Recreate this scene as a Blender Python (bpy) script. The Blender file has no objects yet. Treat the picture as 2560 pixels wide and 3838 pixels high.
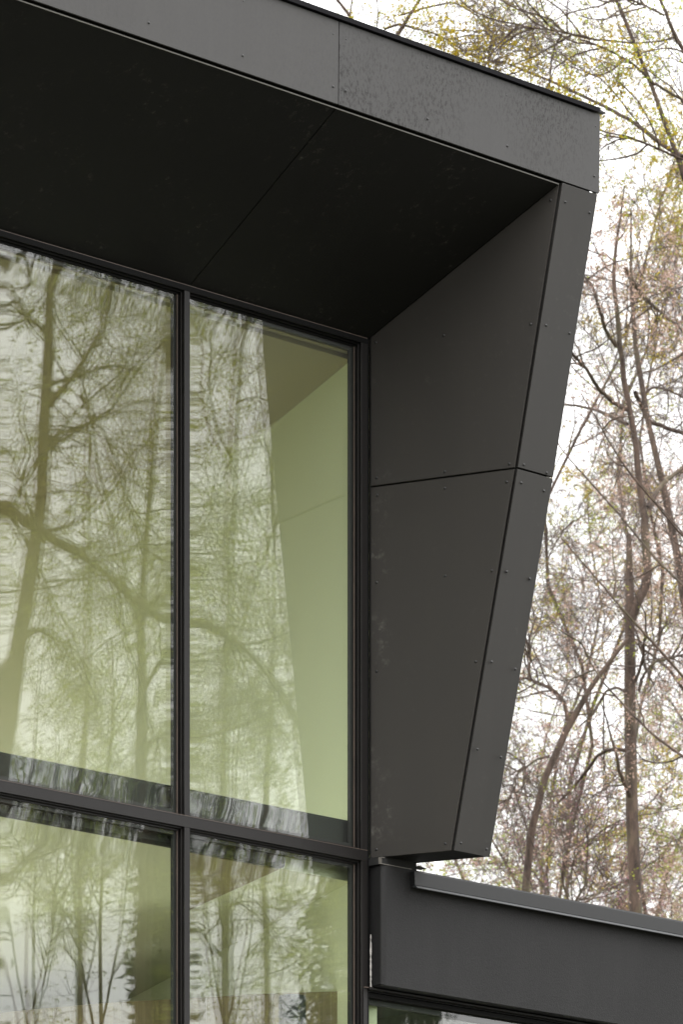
import bpy, math, random
import numpy as np
from mathutils import Vector, Matrix

sc = bpy.context.scene
R = math.radians
# ------------------------------------------------------------------ camera
F_PX, HOR, DJ = 19558.0, 6750.0, 24.0       # focal length in photo pixels, eye level row, distance of the window corner
TH = math.atan2(F_PX, 19900.0 - 1280.0)     # angle between the view axis and the facade's normal
ST, CT = math.sin(TH), math.cos(TH)
FV = np.array([ST, CT, 0.0]); RV = np.array([CT, -ST, 0.0])
EYE = 1.6
CAM = -(RV * (103.0 / F_PX) * DJ + FV * DJ); CAM[2] = EYE
cd = bpy.data.cameras.new("camera")
cam = bpy.data.objects.new("camera", cd); sc.collection.objects.link(cam)
cam.location = CAM.tolist(); cam.rotation_euler = (R(90), 0, -TH)
cd.sensor_fit = 'HORIZONTAL'; cd.sensor_width = 24.0; cd.lens = F_PX / 2560.0 * 24.0
cd.shift_y = (HOR - 1919.0) / 2560.0
cd.clip_start = 0.5; cd.clip_end = 2000.0
cd.dof.use_dof = True; cd.dof.focus_distance = 23.9; cd.dof.aperture_fstop = 12.0
sc.camera = cam
# ------------------------------------------------------------------ sky, sun, exposure
SKY_AZ, SKY_EL = R(215), R(52)              # direction the light comes from (compass, from +Y clockwise)
w = bpy.data.worlds.new("World"); sc.world = w; w.use_nodes = True
nt = w.node_tree; nt.nodes.clear()
out = nt.nodes.new('ShaderNodeOutputWorld'); bg = nt.nodes.new('ShaderNodeBackground')
sky = nt.nodes.new('ShaderNodeTexSky'); sky.sky_type = 'NISHITA'; sky.sun_disc = False
sky.sun_elevation = SKY_EL; sky.sun_rotation = SKY_AZ; sky.dust_density = 4.0; sky.air_density = 1.0
hs = nt.nodes.new('ShaderNodeHueSaturation'); hs.inputs['Saturation'].default_value = 0.25
tc = nt.nodes.new('ShaderNodeTexCoord'); sx = nt.nodes.new('ShaderNodeSeparateXYZ')
mr = nt.nodes.new('ShaderNodeMapRange'); mr.inputs['From Min'].default_value = 0.0; mr.inputs['From Max'].default_value = 1.0
mr.inputs['To Min'].default_value = 0.0; mr.inputs['To Max'].default_value = 1.0
cl = nt.nodes.new('ShaderNodeMixRGB')       # an even cloud deck, brighter overhead
cl.inputs[1].default_value = (10.9, 10.9, 10.95, 1); cl.inputs[2].default_value = (31.2, 31.0, 30.9, 1)
mx = nt.nodes.new('ShaderNodeMixRGB'); mx.inputs[0].default_value = 0.85
nt.links.new(tc.outputs['Generated'], sx.inputs[0]); nt.links.new(sx.outputs['Z'], mr.inputs['Value'])
nt.links.new(mr.outputs[0], cl.inputs[0])
nt.links.new(sky.outputs[0], hs.inputs['Color']); nt.links.new(hs.outputs[0], mx.inputs[1]); nt.links.new(cl.outputs[0], mx.inputs[2])
nt.links.new(mx.outputs[0], bg.inputs['Color']); bg.inputs['Strength'].default_value = 0.095
nt.links.new(bg.outputs[0], out.inputs['Surface'])
sl = bpy.data.lights.new("sun", 'SUN'); sl.energy = 0.6; sl.angle = R(35); sl.color = (1.0, 0.97, 0.92)
so = bpy.data.objects.new("sun", sl); sc.collection.objects.link(so)
sd = Vector((math.sin(SKY_AZ) * math.cos(SKY_EL), math.cos(SKY_AZ) * math.cos(SKY_EL), math.sin(SKY_EL)))
so.rotation_euler = sd.to_track_quat('Z', 'Y').to_euler()
sc.view_settings.view_transform = 'Standard'; sc.view_settings.look = 'None'
sc.view_settings.gamma = 1.0; sc.view_settings.exposure = 0.9; sc.view_settings.use_curve_mapping = False
sc.cycles.max_bounces = 10; sc.cycles.transparent_max_bounces = 16
sc.cycles.diffuse_bounces = 5; sc.cycles.glossy_bounces = 5; sc.cycles.transmission_bounces = 6
sc.cycles.use_denoising = True
sc.cycles.caustics_reflective = False; sc.cycles.caustics_refractive = False

# ------------------------------------------------------------------ pixel -> place helpers (photo pixels, 2560 wide)
def ray(u, v):
    return RV * ((u - 1280.0) / F_PX) + FV + np.array([0, 0, (HOR - v) / F_PX])
def at_depth(u, v, d):
    return CAM + ray(u, v) * d
def on_plane(u, v, p0, n):
    r = ray(u, v); t = np.dot(np.asarray(p0) - CAM, n) / np.dot(r, n)
    return CAM + r * t
def on_y(u, v, y):
    return on_plane(u, v, (0, y, 0), np.array([0, 1.0, 0]))
def X(u, y=0.0): return float(on_y(u, HOR, y)[0])
def Z(u, v, y=0.0): return float(on_y(u, v, y)[2])

# ------------------------------------------------------------------ materials
def newmat(name):
    m = bpy.data.materials.new(name); m.use_nodes = True
    return m, m.node_tree.nodes, m.node_tree.links, m.node_tree.nodes['Principled BSDF']
def noise(N, L, scale, detail=4, rough=0.6, stretch=None, coord='Object'):
    t = N.new('ShaderNodeTexCoord'); n = N.new('ShaderNodeTexNoise')
    n.inputs['Scale'].default_value = scale; n.inputs['Detail'].default_value = detail; n.inputs['Roughness'].default_value = rough
    if stretch:
        mp = N.new('ShaderNodeMapping'); mp.inputs['Scale'].default_value = stretch
        L.new(t.outputs[coord], mp.inputs['Vector']); L.new(mp.outputs[0], n.inputs['Vector'])
    else:
        L.new(t.outputs[coord], n.inputs['Vector'])
    return n.outputs['Fac']
def ramp(N, L, fac, stops):
    r = N.new('ShaderNodeValToRGB'); L.new(fac, r.inputs[0])
    e = r.color_ramp.elements
    while len(e) > 1: e.remove(e[-1])
    e[0].position = stops[0][0]; e[0].color = (*stops[0][1], 1)
    for p, c in stops[1:]:
        k = e.new(p); k.color = (*c, 1)
    return r.outputs[0]
def mix(N, L, fac, a, b, mode='MIX'):
    m = N.new('ShaderNodeMixRGB'); m.blend_type = mode
    for i, s in ((0, fac), (1, a), (2, b)):
        if hasattr(s, 'links'): L.new(s, m.inputs[i])
        else: m.inputs[i].default_value = s if i == 0 else (*s, 1)
    return m.outputs[0]
def bump(N, L, bs, fac, strength, dist):
    b = N.new('ShaderNodeBump'); b.inputs['Strength'].default_value = strength; b.inputs['Distance'].default_value = dist
    L.new(fac, b.inputs['Height']); L.new(b.outputs[0], bs.inputs['Normal'])
def g(v): return (v, v, v)

def panel_mat(name, c, rough, mottle=0.0, dust=0.0, edge_stain=False, spec=0.5):
    m, N, L, b = newmat(name)
    fine = noise(N, L, 90, 4, 0.7); big = noise(N, L, 2.2, 5, 0.6, (1, 1, 0.5))
    col = mix(N, L, ramp(N, L, fine, [(0.34, g(0)), (0.66, g(1))]), [x * 0.68 for x in c], [x * 1.32 for x in c])
    col = mix(N, L, 0.55, col, ramp(N, L, big, [(0.3, [x * 0.8 for x in c]), (0.7, [x * 1.2 for x in c])]))
    oi = N.new('ShaderNodeObjectInfo')
    col = mix(N, L, 1.0, col, ramp(N, L, oi.outputs['Random'], [(0, (0.90, 0.90, 0.91)), (1, (1.06, 1.05, 1.03))]), 'MULTIPLY')
    strk = noise(N, L, 9, 5, 0.65, (1, 1, 0.06)); col = mix(N, L, ramp(N, L, strk, [(0.45, g(0)), (0.8, g(0.35))]), col, [x * 1.5 for x in c])
    ro = ramp(N, L, mix(N, L, 0.5, fine, big), [(0.3, g(rough - 0.08)), (0.7, g(rough + 0.10))])
    if mottle:
        sp = noise(N, L, 85, 4, 0.8, (1, 1, 0.5)); zone = noise(N, L, 1.1, 2, 0.5)
        a = ramp(N, L, sp, [(0.50, g(0)), (0.60, g(1))]); z = ramp(N, L, zone, [(0.40, g(0.05)), (0.58, g(1))])
        f = mix(N, L, 1.0, a, z, 'MULTIPLY')
        f = mix(N, L, 1.0, f, g(mottle), 'MULTIPLY')
        col = mix(N, L, f, col, [x * 0.5 for x in c])
        ro = mix(N, L, f, ro, g(min(1, rough + 0.3)))
    if dust:
        d1 = noise(N, L, 26, 6, 0.75); d2 = noise(N, L, 3.1, 2, 0.5)
        f = mix(N, L, 1.0, ramp(N, L, d1, [(0.57, g(0)), (0.70, g(1))]), ramp(N, L, d2, [(0.45, g(0)), (0.64, g(dust))]), 'MULTIPLY')
        col = mix(N, L, f, col, (0.17, 0.16, 0.14))
    if edge_stain:                          # chalky runs along the panel's inner edge (uv.x = metres from that edge)
        t = N.new('ShaderNodeTexCoord'); s = N.new('ShaderNodeSeparateXYZ'); L.new(t.outputs['UV'], s.inputs[0])
        e = ramp(N, L, s.outputs['X'], [(0.0, g(1)), (0.035, g(0.75)), (0.13, g(0))])
        n1 = noise(N, L, 24, 6, 0.75); n2 = noise(N, L, 2.6, 3, 0.6)
        f = mix(N, L, 1.0, e, ramp(N, L, n1, [(0.5, g(0)), (0.68, g(1))]), 'MULTIPLY')
        f = mix(N, L, 1.0, f, ramp(N, L, n2, [(0.50, g(0.0)), (0.66, g(0.75))]), 'MULTIPLY')
        col = mix(N, L, f, col, (0.2, 0.19, 0.17))
    L.new(col, b.inputs['Base Color']); L.new(ro, b.inputs['Roughness'])
    b.inputs['Specular IOR Level'].default_value = spec
    bump(N, L, b, fine, 0.12, 0.001)
    return m
M = {}
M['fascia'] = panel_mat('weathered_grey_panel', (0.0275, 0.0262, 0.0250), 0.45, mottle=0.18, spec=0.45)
M['fascia_spotted'] = panel_mat('spotted_grey_panel', (0.0265, 0.0252, 0.0242), 0.45, mottle=0.95, spec=0.45)
M['panel'] = panel_mat('charcoal_panel', (0.0160, 0.0142, 0.0124), 0.5, dust=0.10)
M['panel_side'] = panel_mat('charcoal_side_panel', (0.0135, 0.0112, 0.0088), 0.58, dust=0.08, edge_stain=True)
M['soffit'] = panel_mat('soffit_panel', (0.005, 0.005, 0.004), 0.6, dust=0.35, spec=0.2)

def simple(name, c, rough, metal=0.0, var=0.12, scale=30, bmp=0.0, bs=60, spec=0.5):
    m, N, L, b = newmat(name)
    f = noise(N, L, scale, 5, 0.65)
    L.new(mix(N, L, f, [x * (1 - var) for x in c], [x * (1 + var) for x in c]), b.inputs['Base Color'])
    b.inputs['Roughness'].default_value = rough; b.inputs['Metallic'].default_value = metal
    b.inputs['Specular IOR Level'].default_value = spec
    if bmp: bump(N, L, b, noise(N, L, bs, 4, 0.7), bmp, 0.002)
    return m
M['black'] = simple('black_void', (0.006, 0.006, 0.006), 0.8)
M['frame'] = simple('bronze_black_frame', (0.0088, 0.0076, 0.0072), 0.42, var=0.35, scale=12, spec=0.3)
M['frame_dark'] = simple('gasket_and_shaded_head', (0.004, 0.004, 0.004), 0.6, spec=0.12)
M['edge'] = simple('worn_frame_edge', (0.09, 0.068, 0.055), 0.5, var=0.6, scale=18)
M['rivet'] = simple('painted_rivet', (0.012, 0.012, 0.012), 0.35, spec=0.5)
M['coping'] = simple('black_coping', (0.004, 0.0035, 0.006), 0.55, spec=0.2)
M['cap'] = simple('grey_metal_cap', (0.0060, 0.0063, 0.0066), 0.5, spec=0.45, var=0.08, scale=5)
M['bare'] = simple('bare_metal_edge', (0.45, 0.43, 0.40), 0.4, metal=0.6, var=0.3)
M['caulk'] = simple('white_caulk', (0.55, 0.53, 0.50), 0.6)
M['pane_edge'] = simple('glass_spacer', (0.012, 0.013, 0.012), 0.5)
M['roof'] = simple('roof_membrane', (0.06, 0.06, 0.06), 0.8)

m, N, L, b = newmat('dark_stucco')
n1 = noise(N, L, 150, 3, 0.6); n2 = noise(N, L, 1.6, 5, 0.6)
n3 = noise(N, L, 5, 4, 0.6, (1, 1, 0.25))
c = mix(N, L, n2, (0.0050, 0.0050, 0.0053), (0.0108, 0.0104, 0.0107)); c = mix(N, L, ramp(N, L, n1, [(0.38, g(0)), (0.62, g(1))]), mix(N, L, 1.0, c, g(0.55), 'MULTIPLY'), c)
c = mix(N, L, ramp(N, L, n3, [(0.45, g(0)), (0.75, g(0.35))]), c, (0.017, 0.0165, 0.0168))
L.new(c, b.inputs['Base Color']); b.inputs['Roughness'].default_value = 0.72; b.inputs['Specular IOR Level'].default_value = 0.4
bump(N, L, b, n1, 0.55, 0.004); M['stucco'] = m

def interior(name, c, var=0.04, rough=0.75):
    return simple(name, c, rough, var=var, scale=1.3)
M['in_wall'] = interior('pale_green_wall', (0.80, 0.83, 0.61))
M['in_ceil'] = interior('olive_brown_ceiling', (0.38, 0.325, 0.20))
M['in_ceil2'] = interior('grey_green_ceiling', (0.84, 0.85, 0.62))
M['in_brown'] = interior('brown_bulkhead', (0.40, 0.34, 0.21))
M['slab'] = simple('black_slab_edge', (0.010, 0.012, 0.010), 0.6)
m, N, L, b = newmat('brown_timber')
gr = noise(N, L, 30, 4, 0.6, (1, 1, 0.05))
L.new(ramp(N, L, gr, [(0.3, (0.15, 0.115, 0.06)), (0.7, (0.27, 0.22, 0.12))]), b.inputs['Base Color'])
b.inputs['Roughness'].default_value = 0.6; M['timber'] = m

def glass_mat(name, tint, ior, refl=(1, 1, 1)):
    m = bpy.data.materials.new(name); m.use_nodes = True; N = m.node_tree.nodes; L = m.node_tree.links; N.clear()
    o = N.new('ShaderNodeOutputMaterial'); t = N.new('ShaderNodeBsdfTransparent'); gl = N.new('ShaderNodeBsdfGlossy')
    fr = N.new('ShaderNodeFresnel'); mx = N.new('ShaderNodeMixShader')
    t.inputs[0].default_value = (*tint, 1); gl.inputs['Color'].default_value = (*refl, 1); gl.inputs['Roughness'].default_value = 0.0
    fr.inputs['IOR'].default_value = ior
    # the pane is a closed box: take the same index on its inner side
    ge = N.new('ShaderNodeNewGeometry'); mv = N.new('ShaderNodeMath'); mv.operation = 'MULTIPLY_ADD'
    L.new(ge.outputs['Backfacing'], mv.inputs[0]); mv.inputs[1].default_value = (1.0 / ior) - ior; mv.inputs[2].default_value = ior
    L.new(mv.outputs[0], fr.inputs['IOR'])
    L.new(fr.outputs[0], mx.inputs[0]); L.new(t.outputs[0], mx.inputs[1]); L.new(gl.outputs[0], mx.inputs[2])
    L.new(mx.outputs[0], o.inputs['Surface'])
    return m
M['glass'] = glass_mat('green_tinted_glass', (0.95, 0.985, 0.945), 1.9, (1, 0.99, 0.985))

m, N, L, b = newmat('bark')
n1 = noise(N, L, 14, 6, 0.7, (1, 1, 0.3)); n2 = noise(N, L, 2.5, 3, 0.5)
c = ramp(N, L, n1, [(0.36, (0.024, 0.016, 0.012)), (0.64, (0.115, 0.076, 0.058))])
c = mix(N, L, ramp(N, L, n2, [(0.5, g(0)), (0.72, g(0.35))]), c, (0.13, 0.13, 0.06))
L.new(c, b.inputs['Base Color']); b.inputs['Roughness'].default_value = 0.9; bump(N, L, b, n1, 0.6, 0.01); M['bark'] = m
M['twig'] = simple('twig_bark', (0.085, 0.062, 0.052), 0.85, var=0.35, scale=2)
M['twig_dark'] = simple('dark_twig_bark', (0.055, 0.048, 0.038), 0.85, var=0.3, scale=2)

def leaf_mat(name, c1, c2):
    m = bpy.data.materials.new(name); m.use_nodes = True; N = m.node_tree.nodes; L = m.node_tree.links; N.clear()
    o = N.new('ShaderNodeOutputMaterial'); d = N.new('ShaderNodeBsdfDiffuse'); t = N.new('ShaderNodeBsdfTranslucent'); mx = N.new('ShaderNodeMixShader')
    ge = N.new('ShaderNodeNewGeometry')
    col = ramp(N, L, ge.outputs['Random Per Island'], [(0.0, c1), (1.0, c2)])
    L.new(col, d.inputs[0]); L.new(col, t.inputs[0]); mx.inputs[0].default_value = 0.5
    L.new(d.outputs[0], mx.inputs[1]); L.new(t.outputs[0], mx.inputs[2]); L.new(mx.outputs[0], o.inputs['Surface'])
    return m
M['leaf_green'] = leaf_mat('young_yellow_green_leaf', (0.22, 0.25, 0.03), (0.44, 0.48, 0.09))
M['leaf_ochre'] = leaf_mat('ochre_bud', (0.30, 0.20, 0.02), (0.50, 0.42, 0.05))
M['leaf_pink'] = leaf_mat('pink_brown_blossom', (0.32, 0.21, 0.165), (0.58, 0.42, 0.35))
M['leaf_magenta'] = leaf_mat('magenta_blossom', (0.25, 0.09, 0.12), (0.45, 0.25, 0.28))
M['leaf_pale'] = leaf_mat('pale_green_leaf', (0.24, 0.29, 0.06), (0.44, 0.50, 0.15))
m, N, L, b = newmat('grass_ground')
n1 = noise(N, L, 0.6, 6, 0.7); n2 = noise(N, L, 12, 4, 0.7)
c = ramp(N, L, n1, [(0.35, (0.05, 0.065, 0.022)), (0.65, (0.11, 0.10, 0.055))]); c = mix(N, L, n2, mix(N, L, 1.0, c, g(0.6), 'MULTIPLY'), c)
L.new(c, b.inputs['Base Color']); b.inputs['Roughness'].default_value = 0.95; M['grass'] = m
M['paving'] = simple('paving', (0.09, 0.087, 0.082), 0.85, var=0.2, scale=3)

# ------------------------------------------------------------------ mesh helpers
class MB:
    def __init__(s): s.v = []; s.f = []; s.m = []; s.uv = {}
    def poly(s, pts, mi=0):
        k = len(s.v); s.v += [tuple(map(float, p)) for p in pts]; s.f.append(tuple(range(k, k + len(pts)))); s.m.append(mi)
    def hexa(s, a, b, mi=0):                # a, b: two matching loops of points -> closed prism
        k = len(s.v); n = len(a); s.v += [tuple(map(float, p)) for p in a] + [tuple(map(float, p)) for p in b]
        s.f.append(tuple(range(k, k + n))); s.f.append(tuple(range(k + 2 * n - 1, k + n - 1, -1))); s.m += [mi, mi]
        for i in range(n):
            j = (i + 1) % n; s.f.append((k + j, k + i, k + n + i, k + n + j)); s.m.append(mi)
    def box(s, x0, x1, y0, y1, z0, z1, mi=0):
        s.hexa([(x0, y0, z0), (x1, y0, z0), (x1, y0, z1), (x0, y0, z1)], [(x0, y1, z0), (x1, y1, z0), (x1, y1, z1), (x0, y1, z1)], mi)
def link(name, me, parent=None):
    o = bpy.data.objects.new(name, me); sc.collection.objects.link(o)
    if parent is not None: o.parent = parent
    return o
def build(mb, name, mats, parent=None, bevel=0.0, uvf=None):
    me = bpy.data.meshes.new(name); me.from_pydata(mb.v, [], mb.f)
    for mt in (mats if isinstance(mats, (list, tuple)) else [mats]): me.materials.append(mt)
    me.polygons.foreach_set('material_index', mb.m)
    import bmesh
    bm = bmesh.new(); bm.from_mesh(me); bmesh.ops.recalc_face_normals(bm, faces=bm.faces)
    if bevel: bmesh.ops.bevel(bm, geom=[e for e in bm.edges], offset=bevel, segments=1, affect='EDGES', profile=0.5)
    bm.to_mesh(me); bm.free()
    if uvf:
        uv = me.uv_layers.new(name='uv')
        for lp in me.loops: uv.data[lp.index].uv = uvf(np.array(me.vertices[lp.vertex_index].co))
    me.update(); return link(name, me, parent)
def empty(name, loc, label, cat, group=None):
    o = bpy.data.objects.new(name, None); sc.collection.objects.link(o); o.location = loc
    o['label'] = label; o['category'] = cat
    if group: o['group'] = group
    return o
def tag(o, label=None, cat=None, group=None, kind=None):
    for k, v in (('label', label), ('category', cat), ('group', group), ('kind', kind)):
        if v: o[k] = v
    return o
def inset_poly(pts, n, d):
    pts = [np.asarray(p, float) for p in pts]; c = sum(pts) / len(pts); L_ = []
    k = len(pts); ds = d if isinstance(d, (list, tuple)) else [d] * k
    for i in range(k):
        a, b = pts[i], pts[(i + 1) % k]; e = (b - a) / np.linalg.norm(b - a); q = np.cross(n, e); q /= np.linalg.norm(q)
        if np.dot(q, c - a) < 0: q = -q
        L_.append((a + q * ds[i], e))
    res = []
    for i in range(k):
        p1, e1 = L_[i - 1]; p2, e2 = L_[i]
        A = np.stack([e1, -e2], 1); t, *_ = np.linalg.lstsq(A, p2 - p1, rcond=None); res.append(p1 + e1 * t[0])
    return res
def slab(name, pts, mat, parent, thick=0.010, inset=0.0035, outward=None, uvf=None, bevel=0.0012, back=0.0):
    pts = [np.asarray(p, float) for p in pts]; n = np.cross(pts[1] - pts[0], pts[2] - pts[0]); n /= np.linalg.norm(n)
    if outward is not None and np.dot(n, outward) < 0: n = -n
    q = inset_poly(pts, n, inset) if inset else pts
    mb = MB(); mb.hexa([p - n * back for p in q], [p - n * (thick + back) for p in q])
    return build(mb, name, mat, parent, bevel, uvf), n

# ------------------------------------------------------------------ ground
mb = MB(); mb.poly([(-600, -600, 0), (900, -600, 0), (900, 900, 0), (-600, 900, 0)])
tag(build(mb, 'ground', M['grass']), kind='structure')
mb = MB(); mb.poly([(-30, -9, 0.004), (30, -9, 0.004), (30, 0.6, 0.004), (-30, 0.6, 0.004)])
tag(build(mb, 'pavement', M['paving']), kind='structure')

# ------------------------------------------------------------------ main building
bld = empty('building', (0, 0, 0), 'black-clad building with a deep raking surround framing tall green-tinted windows', 'building')
DX, DY = 0.29, -1.0                                     # plan direction of the splayed side of the surround
FN = np.array([DY, -DX, 0.0]); FN /= np.linalg.norm(FN) # its face looks to -x (and outward)
FIN0 = np.array([0.004, 0, 0])
zh = Z(1378, 1266); zm = Z(1383, 1825); zb = Z(1385, 3214)
def fin(u, v): return on_plane(u, v, FIN0, FN)
PT = fin(2106, 682); PM = fin(1936, 1768); PB = fin(1699, 3189)
# keep the front edge straight and the seams level
zt = PT[2]; eb = lambda z: np.interp(z, [PB[2], PM[2], zt], [-PB[1], -PM[1], -PT[1]])
def fp(b, z): return np.array([0.004 + DX * b, -b, z])  # point on the side face, b metres out
def ef(z): return fp(eb(z), z)
YO = -eb(zt)                                            # plane of the fascia
SW = X(2240, YO) - PT[0]                                # width of the edge strip
XL = -9.0                                               # how far the building goes on to the left
print('zh %.2f zm %.2f zb %.2f zt %.2f YO %.3f SW %.3f' % (zh, zm, zb, zt, YO, SW))
fin_uv = lambda p: ((-p[1]), p[2])
slab('side_panel', [fp(0.002, zm), ef(zm), ef(zt), fp(0.002, zh)], M['panel_side'], bld, uvf=fin_uv, outward=FN, inset=[0.004, 0.013, 0.001, 0.004])[0]['label'] = 'upper dark side panel with chalky spots along its inner edge'
side_up = bld.children[-1]
side_lo = slab('side_panel', [fp(0.002, zb), ef(zb), ef(zm), fp(0.002, zm)], M['panel_side'], bld, uvf=fin_uv, outward=FN, inset=[0.0, 0.013, 0.004, 0.004])[0]
SX = np.array([SW, 0, 0]); G = 0.012 * np.array([1.0, 0, 0])
sn_o = np.array([0, -1.0, 0.2])
strip_up, SN = slab('edge_panel', [ef(zm) + G * 0.2, ef(zm) + SX, ef(zt) + SX, ef(zt) + G * 0.2], M['panel'], bld, outward=sn_o, inset=[0.004, 0, 0.004, 0.0045])
strip_lo, _ = slab('edge_panel', [ef(zb) + G * 0.2, ef(zb) + SX, ef(zm) + SX, ef(zm) + G * 0.2], M['panel'], bld, outward=sn_o, inset=[0.0, 0, 0.004, 0.0045])
# outer flank of the surround (its right side), its floor, and the dark carcass behind the panels
out_n = -FN
slab('flank_panel', [fp(0.0, zb) + SX, ef(zb) + SX, ef(zm) + SX, fp(0.0, zm) + SX], M['panel'], bld, outward=out_n)
slab('flank_panel', [fp(0.0, zm) + SX, ef(zm) + SX, ef(zt) + SX, fp(0.0, zt) + SX], M['panel'], bld, outward=out_n)
slab('underside_panel', [fp(0.0, zb), ef(zb), ef(zb) + SX, fp(0.0, zb) + SX], M['soffit'], bld, outward=np.array([0, 0, -1.0]), inset=0.012, back=0.006)
mb = MB()
I = 0.014
def cx(b, z, s): return np.array([0.004 + DX * b + (I if s == 0 else SW - I), -(b - I), z])
mb.hexa([cx(0.0, zb + .02, 0), cx(eb(zb), zb + .02, 0), cx(eb(zb), zb + .02, 1), cx(0.0, zb + .02, 1)],
        [cx(0.0, zt - .0, 0), cx(eb(zt), zt - .0, 0), cx(eb(zt), zt - .0, 1), cx(0.0, zt - .0, 1)])
build(mb, 'carcass', M['black'], bld)
# soffit, raking up towards the fascia
xs_i = X(714); xs_o = X(1269, YO)
n_s = np.array([0, -0.5, -1.0])
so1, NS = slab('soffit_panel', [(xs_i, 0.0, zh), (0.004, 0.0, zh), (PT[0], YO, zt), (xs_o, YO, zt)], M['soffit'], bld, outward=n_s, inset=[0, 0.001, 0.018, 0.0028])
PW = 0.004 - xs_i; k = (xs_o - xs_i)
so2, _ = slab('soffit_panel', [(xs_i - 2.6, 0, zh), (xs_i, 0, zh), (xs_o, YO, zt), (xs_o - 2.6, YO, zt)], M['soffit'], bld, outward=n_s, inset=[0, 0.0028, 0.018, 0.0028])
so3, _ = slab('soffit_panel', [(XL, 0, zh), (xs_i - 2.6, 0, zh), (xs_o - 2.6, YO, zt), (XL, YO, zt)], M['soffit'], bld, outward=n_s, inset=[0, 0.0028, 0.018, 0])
# thin light aluminium edge where the soffit meets the fascia
mb = MB(); mb.box(XL, PT[0] - .004, YO + .0125, YO + .0165, zt - .0125, zt - .0075); build(mb, 'soffit_trim', simple('trim', (0.09, 0.085, 0.075), 0.5), bld)
# fascia
zf0 = zt + 0.003
zf1 = Z(1271, 84, YO)
xe = X(2246, YO)
NF = np.array([0, -1.0, 0])
fa1, _ = slab('fascia_panel', [(xs_o, YO, zf0), (xe, YO, zf0), (xe + .002, YO - .004, zf1), (xs_o, YO - .004, zf1)], M['fascia_spotted'], bld, outward=NF, inset=[0.0, 0, 0, 0.0022])
fa1['label'] = 'grey fascia panel at the corner, freckled with darker specks'
fa2, _ = slab('fascia_panel', [(xs_o - 2.6, YO, zf0), (xs_o, YO, zf0), (xs_o, YO - .004, zf1), (xs_o - 2.6, YO - .004, zf1)], M['fascia'], bld, outward=NF, inset=[0.0, 0.0022, 0, 0.0022])
fa3, _ = slab('fascia_panel', [(XL, YO, zf0), (xs_o - 2.6, YO, zf0), (xs_o - 2.6, YO - .004, zf1), (XL, YO - .004, zf1)], M['fascia'], bld, outward=NF, inset=[0.0, 0.0022, 0, 0])
# black overhanging coping and the roof edge carcass behind the fascia
mb = MB(); xc = X(2236, YO)
mb.hexa([(XL, YO - .02, zf1 + .004), (XL, YO - .024, zf1 + .022), (XL, YO + .6, zf1 + .03), (XL, YO + .6, zf1 + .004)],
        [(xc, YO - .02, zf1 + .004), (xc, YO - .024, zf1 + .022), (xc, YO + .6, zf1 + .03), (xc, YO + .6, zf1 + .004)])
build(mb, 'coping', M['coping'], bld)
mb = MB(); mb.hexa([(xc, YO - .015, zf1 + .008), (xc, YO - .015, zf1 + .020), (xc, YO + .03, zf1 + .022), (xc, YO + .03, zf1 + .004)],
        [(xc + .055, YO - .010, zf1 + .013), (xc + .055, YO - .010, zf1 + .016), (xc + .055, YO + .01, zf1 + .017), (xc + .055, YO + .01, zf1 + .012)])
build(mb, 'coping_end', M['frame'], bld)
mb = MB()
mb.hexa([(XL, YO + .014, zf0 + .03), (XL, YO + .014, zf1), (XL, 0.9, zf1), (XL, 0.9, zh + .06), (XL, .02, zh + .03)],
        [(xe - .02, YO + .014, zf0 + .03), (xe - .02, YO + .014, zf1), (xe - .02, 0.9, zf1), (xe - .02, 0.9, zh + .06), (xe - .02, .02, zh + .03)])
build(mb, 'roof_carcass', M['black'], bld)
mb = MB(); mb.box(xe - .03, xe - .006, YO + .012, YO + .016, zf0 - .008, zf0 + .003); build(mb, 'corner_clip', M['bare'], bld)
mb = MB(); q = ef(zm) + SX; mb.box(q[0] - .03, q[0] - .006, q[1] + .012, q[1] + .016, zm - .006, zm + .004); build(mb, 'corner_clip', M['bare'], bld)

# rivets, one mesh shared by all
def rivet_mesh():
    vs = [(0, 0, 0.0052)]; fs = []
    n = 10
    for rr, z in ((0.0040, 0.0040), (0.0062, 0.0020), (0.0070, -0.001)):
        for i in range(n): a = 2 * math.pi * i / n; vs.append((rr * math.cos(a), rr * math.sin(a), z))
    for i in range(n): fs.append((0, 1 + i, 1 + (i + 1) % n))
    for r_ in range(2):
        for i in range(n):
            a = 1 + r_ * n + i; b_ = 1 + r_ * n + (i + 1) % n; fs.append((a, a + n, b_ + n, b_))
    me = bpy.data.meshes.new('rivet'); me.from_pydata(vs, [], fs); me.materials.append(M['rivet'])
    me.polygons.foreach_set('use_smooth', [True] * len(fs)); me.update(); return me
RM = rivet_mesh()
def rivets(panel, p0, n, px):
    n = np.asarray(n, float); n = n / np.linalg.norm(n); qt = Vector(n).to_track_quat('Z', 'Y')
    for (u, v) in px:
        p = on_plane(u, v, p0, n); o = link('rivet', RM, panel); o.location = p.tolist(); o.rotation_mode = 'QUATERNION'; o.rotation_quaternion = qt
rivets(fa1, (0, YO, zf0), NF, [(1295, 149), (1295, 343), (1600, 256), (1602, 448), (1897, 360), (1901, 549), (2231, 475), (2227, 662)])
rivets(fa2, (0, YO, zf0), NF, [(1247, 130), (1248, 327), (910, 7), (909, 211), (557, 88), (590, -100), (230, -20), (240, -220)])
rivets(strip_up, ef(zm), SN, [(2119, 759), (2210, 799), (2047, 1220), (2135, 1250), (1964, 1742), (2049, 1772)])
rivets(strip_lo, ef(zm), SN, [(1954, 1810), (2039, 1840), (1900, 2142), (1986, 2169), (1843, 2480), (1932, 2507), (1790, 2807), (1878, 2837), (1728, 3158), (1824, 3181)])
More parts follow.
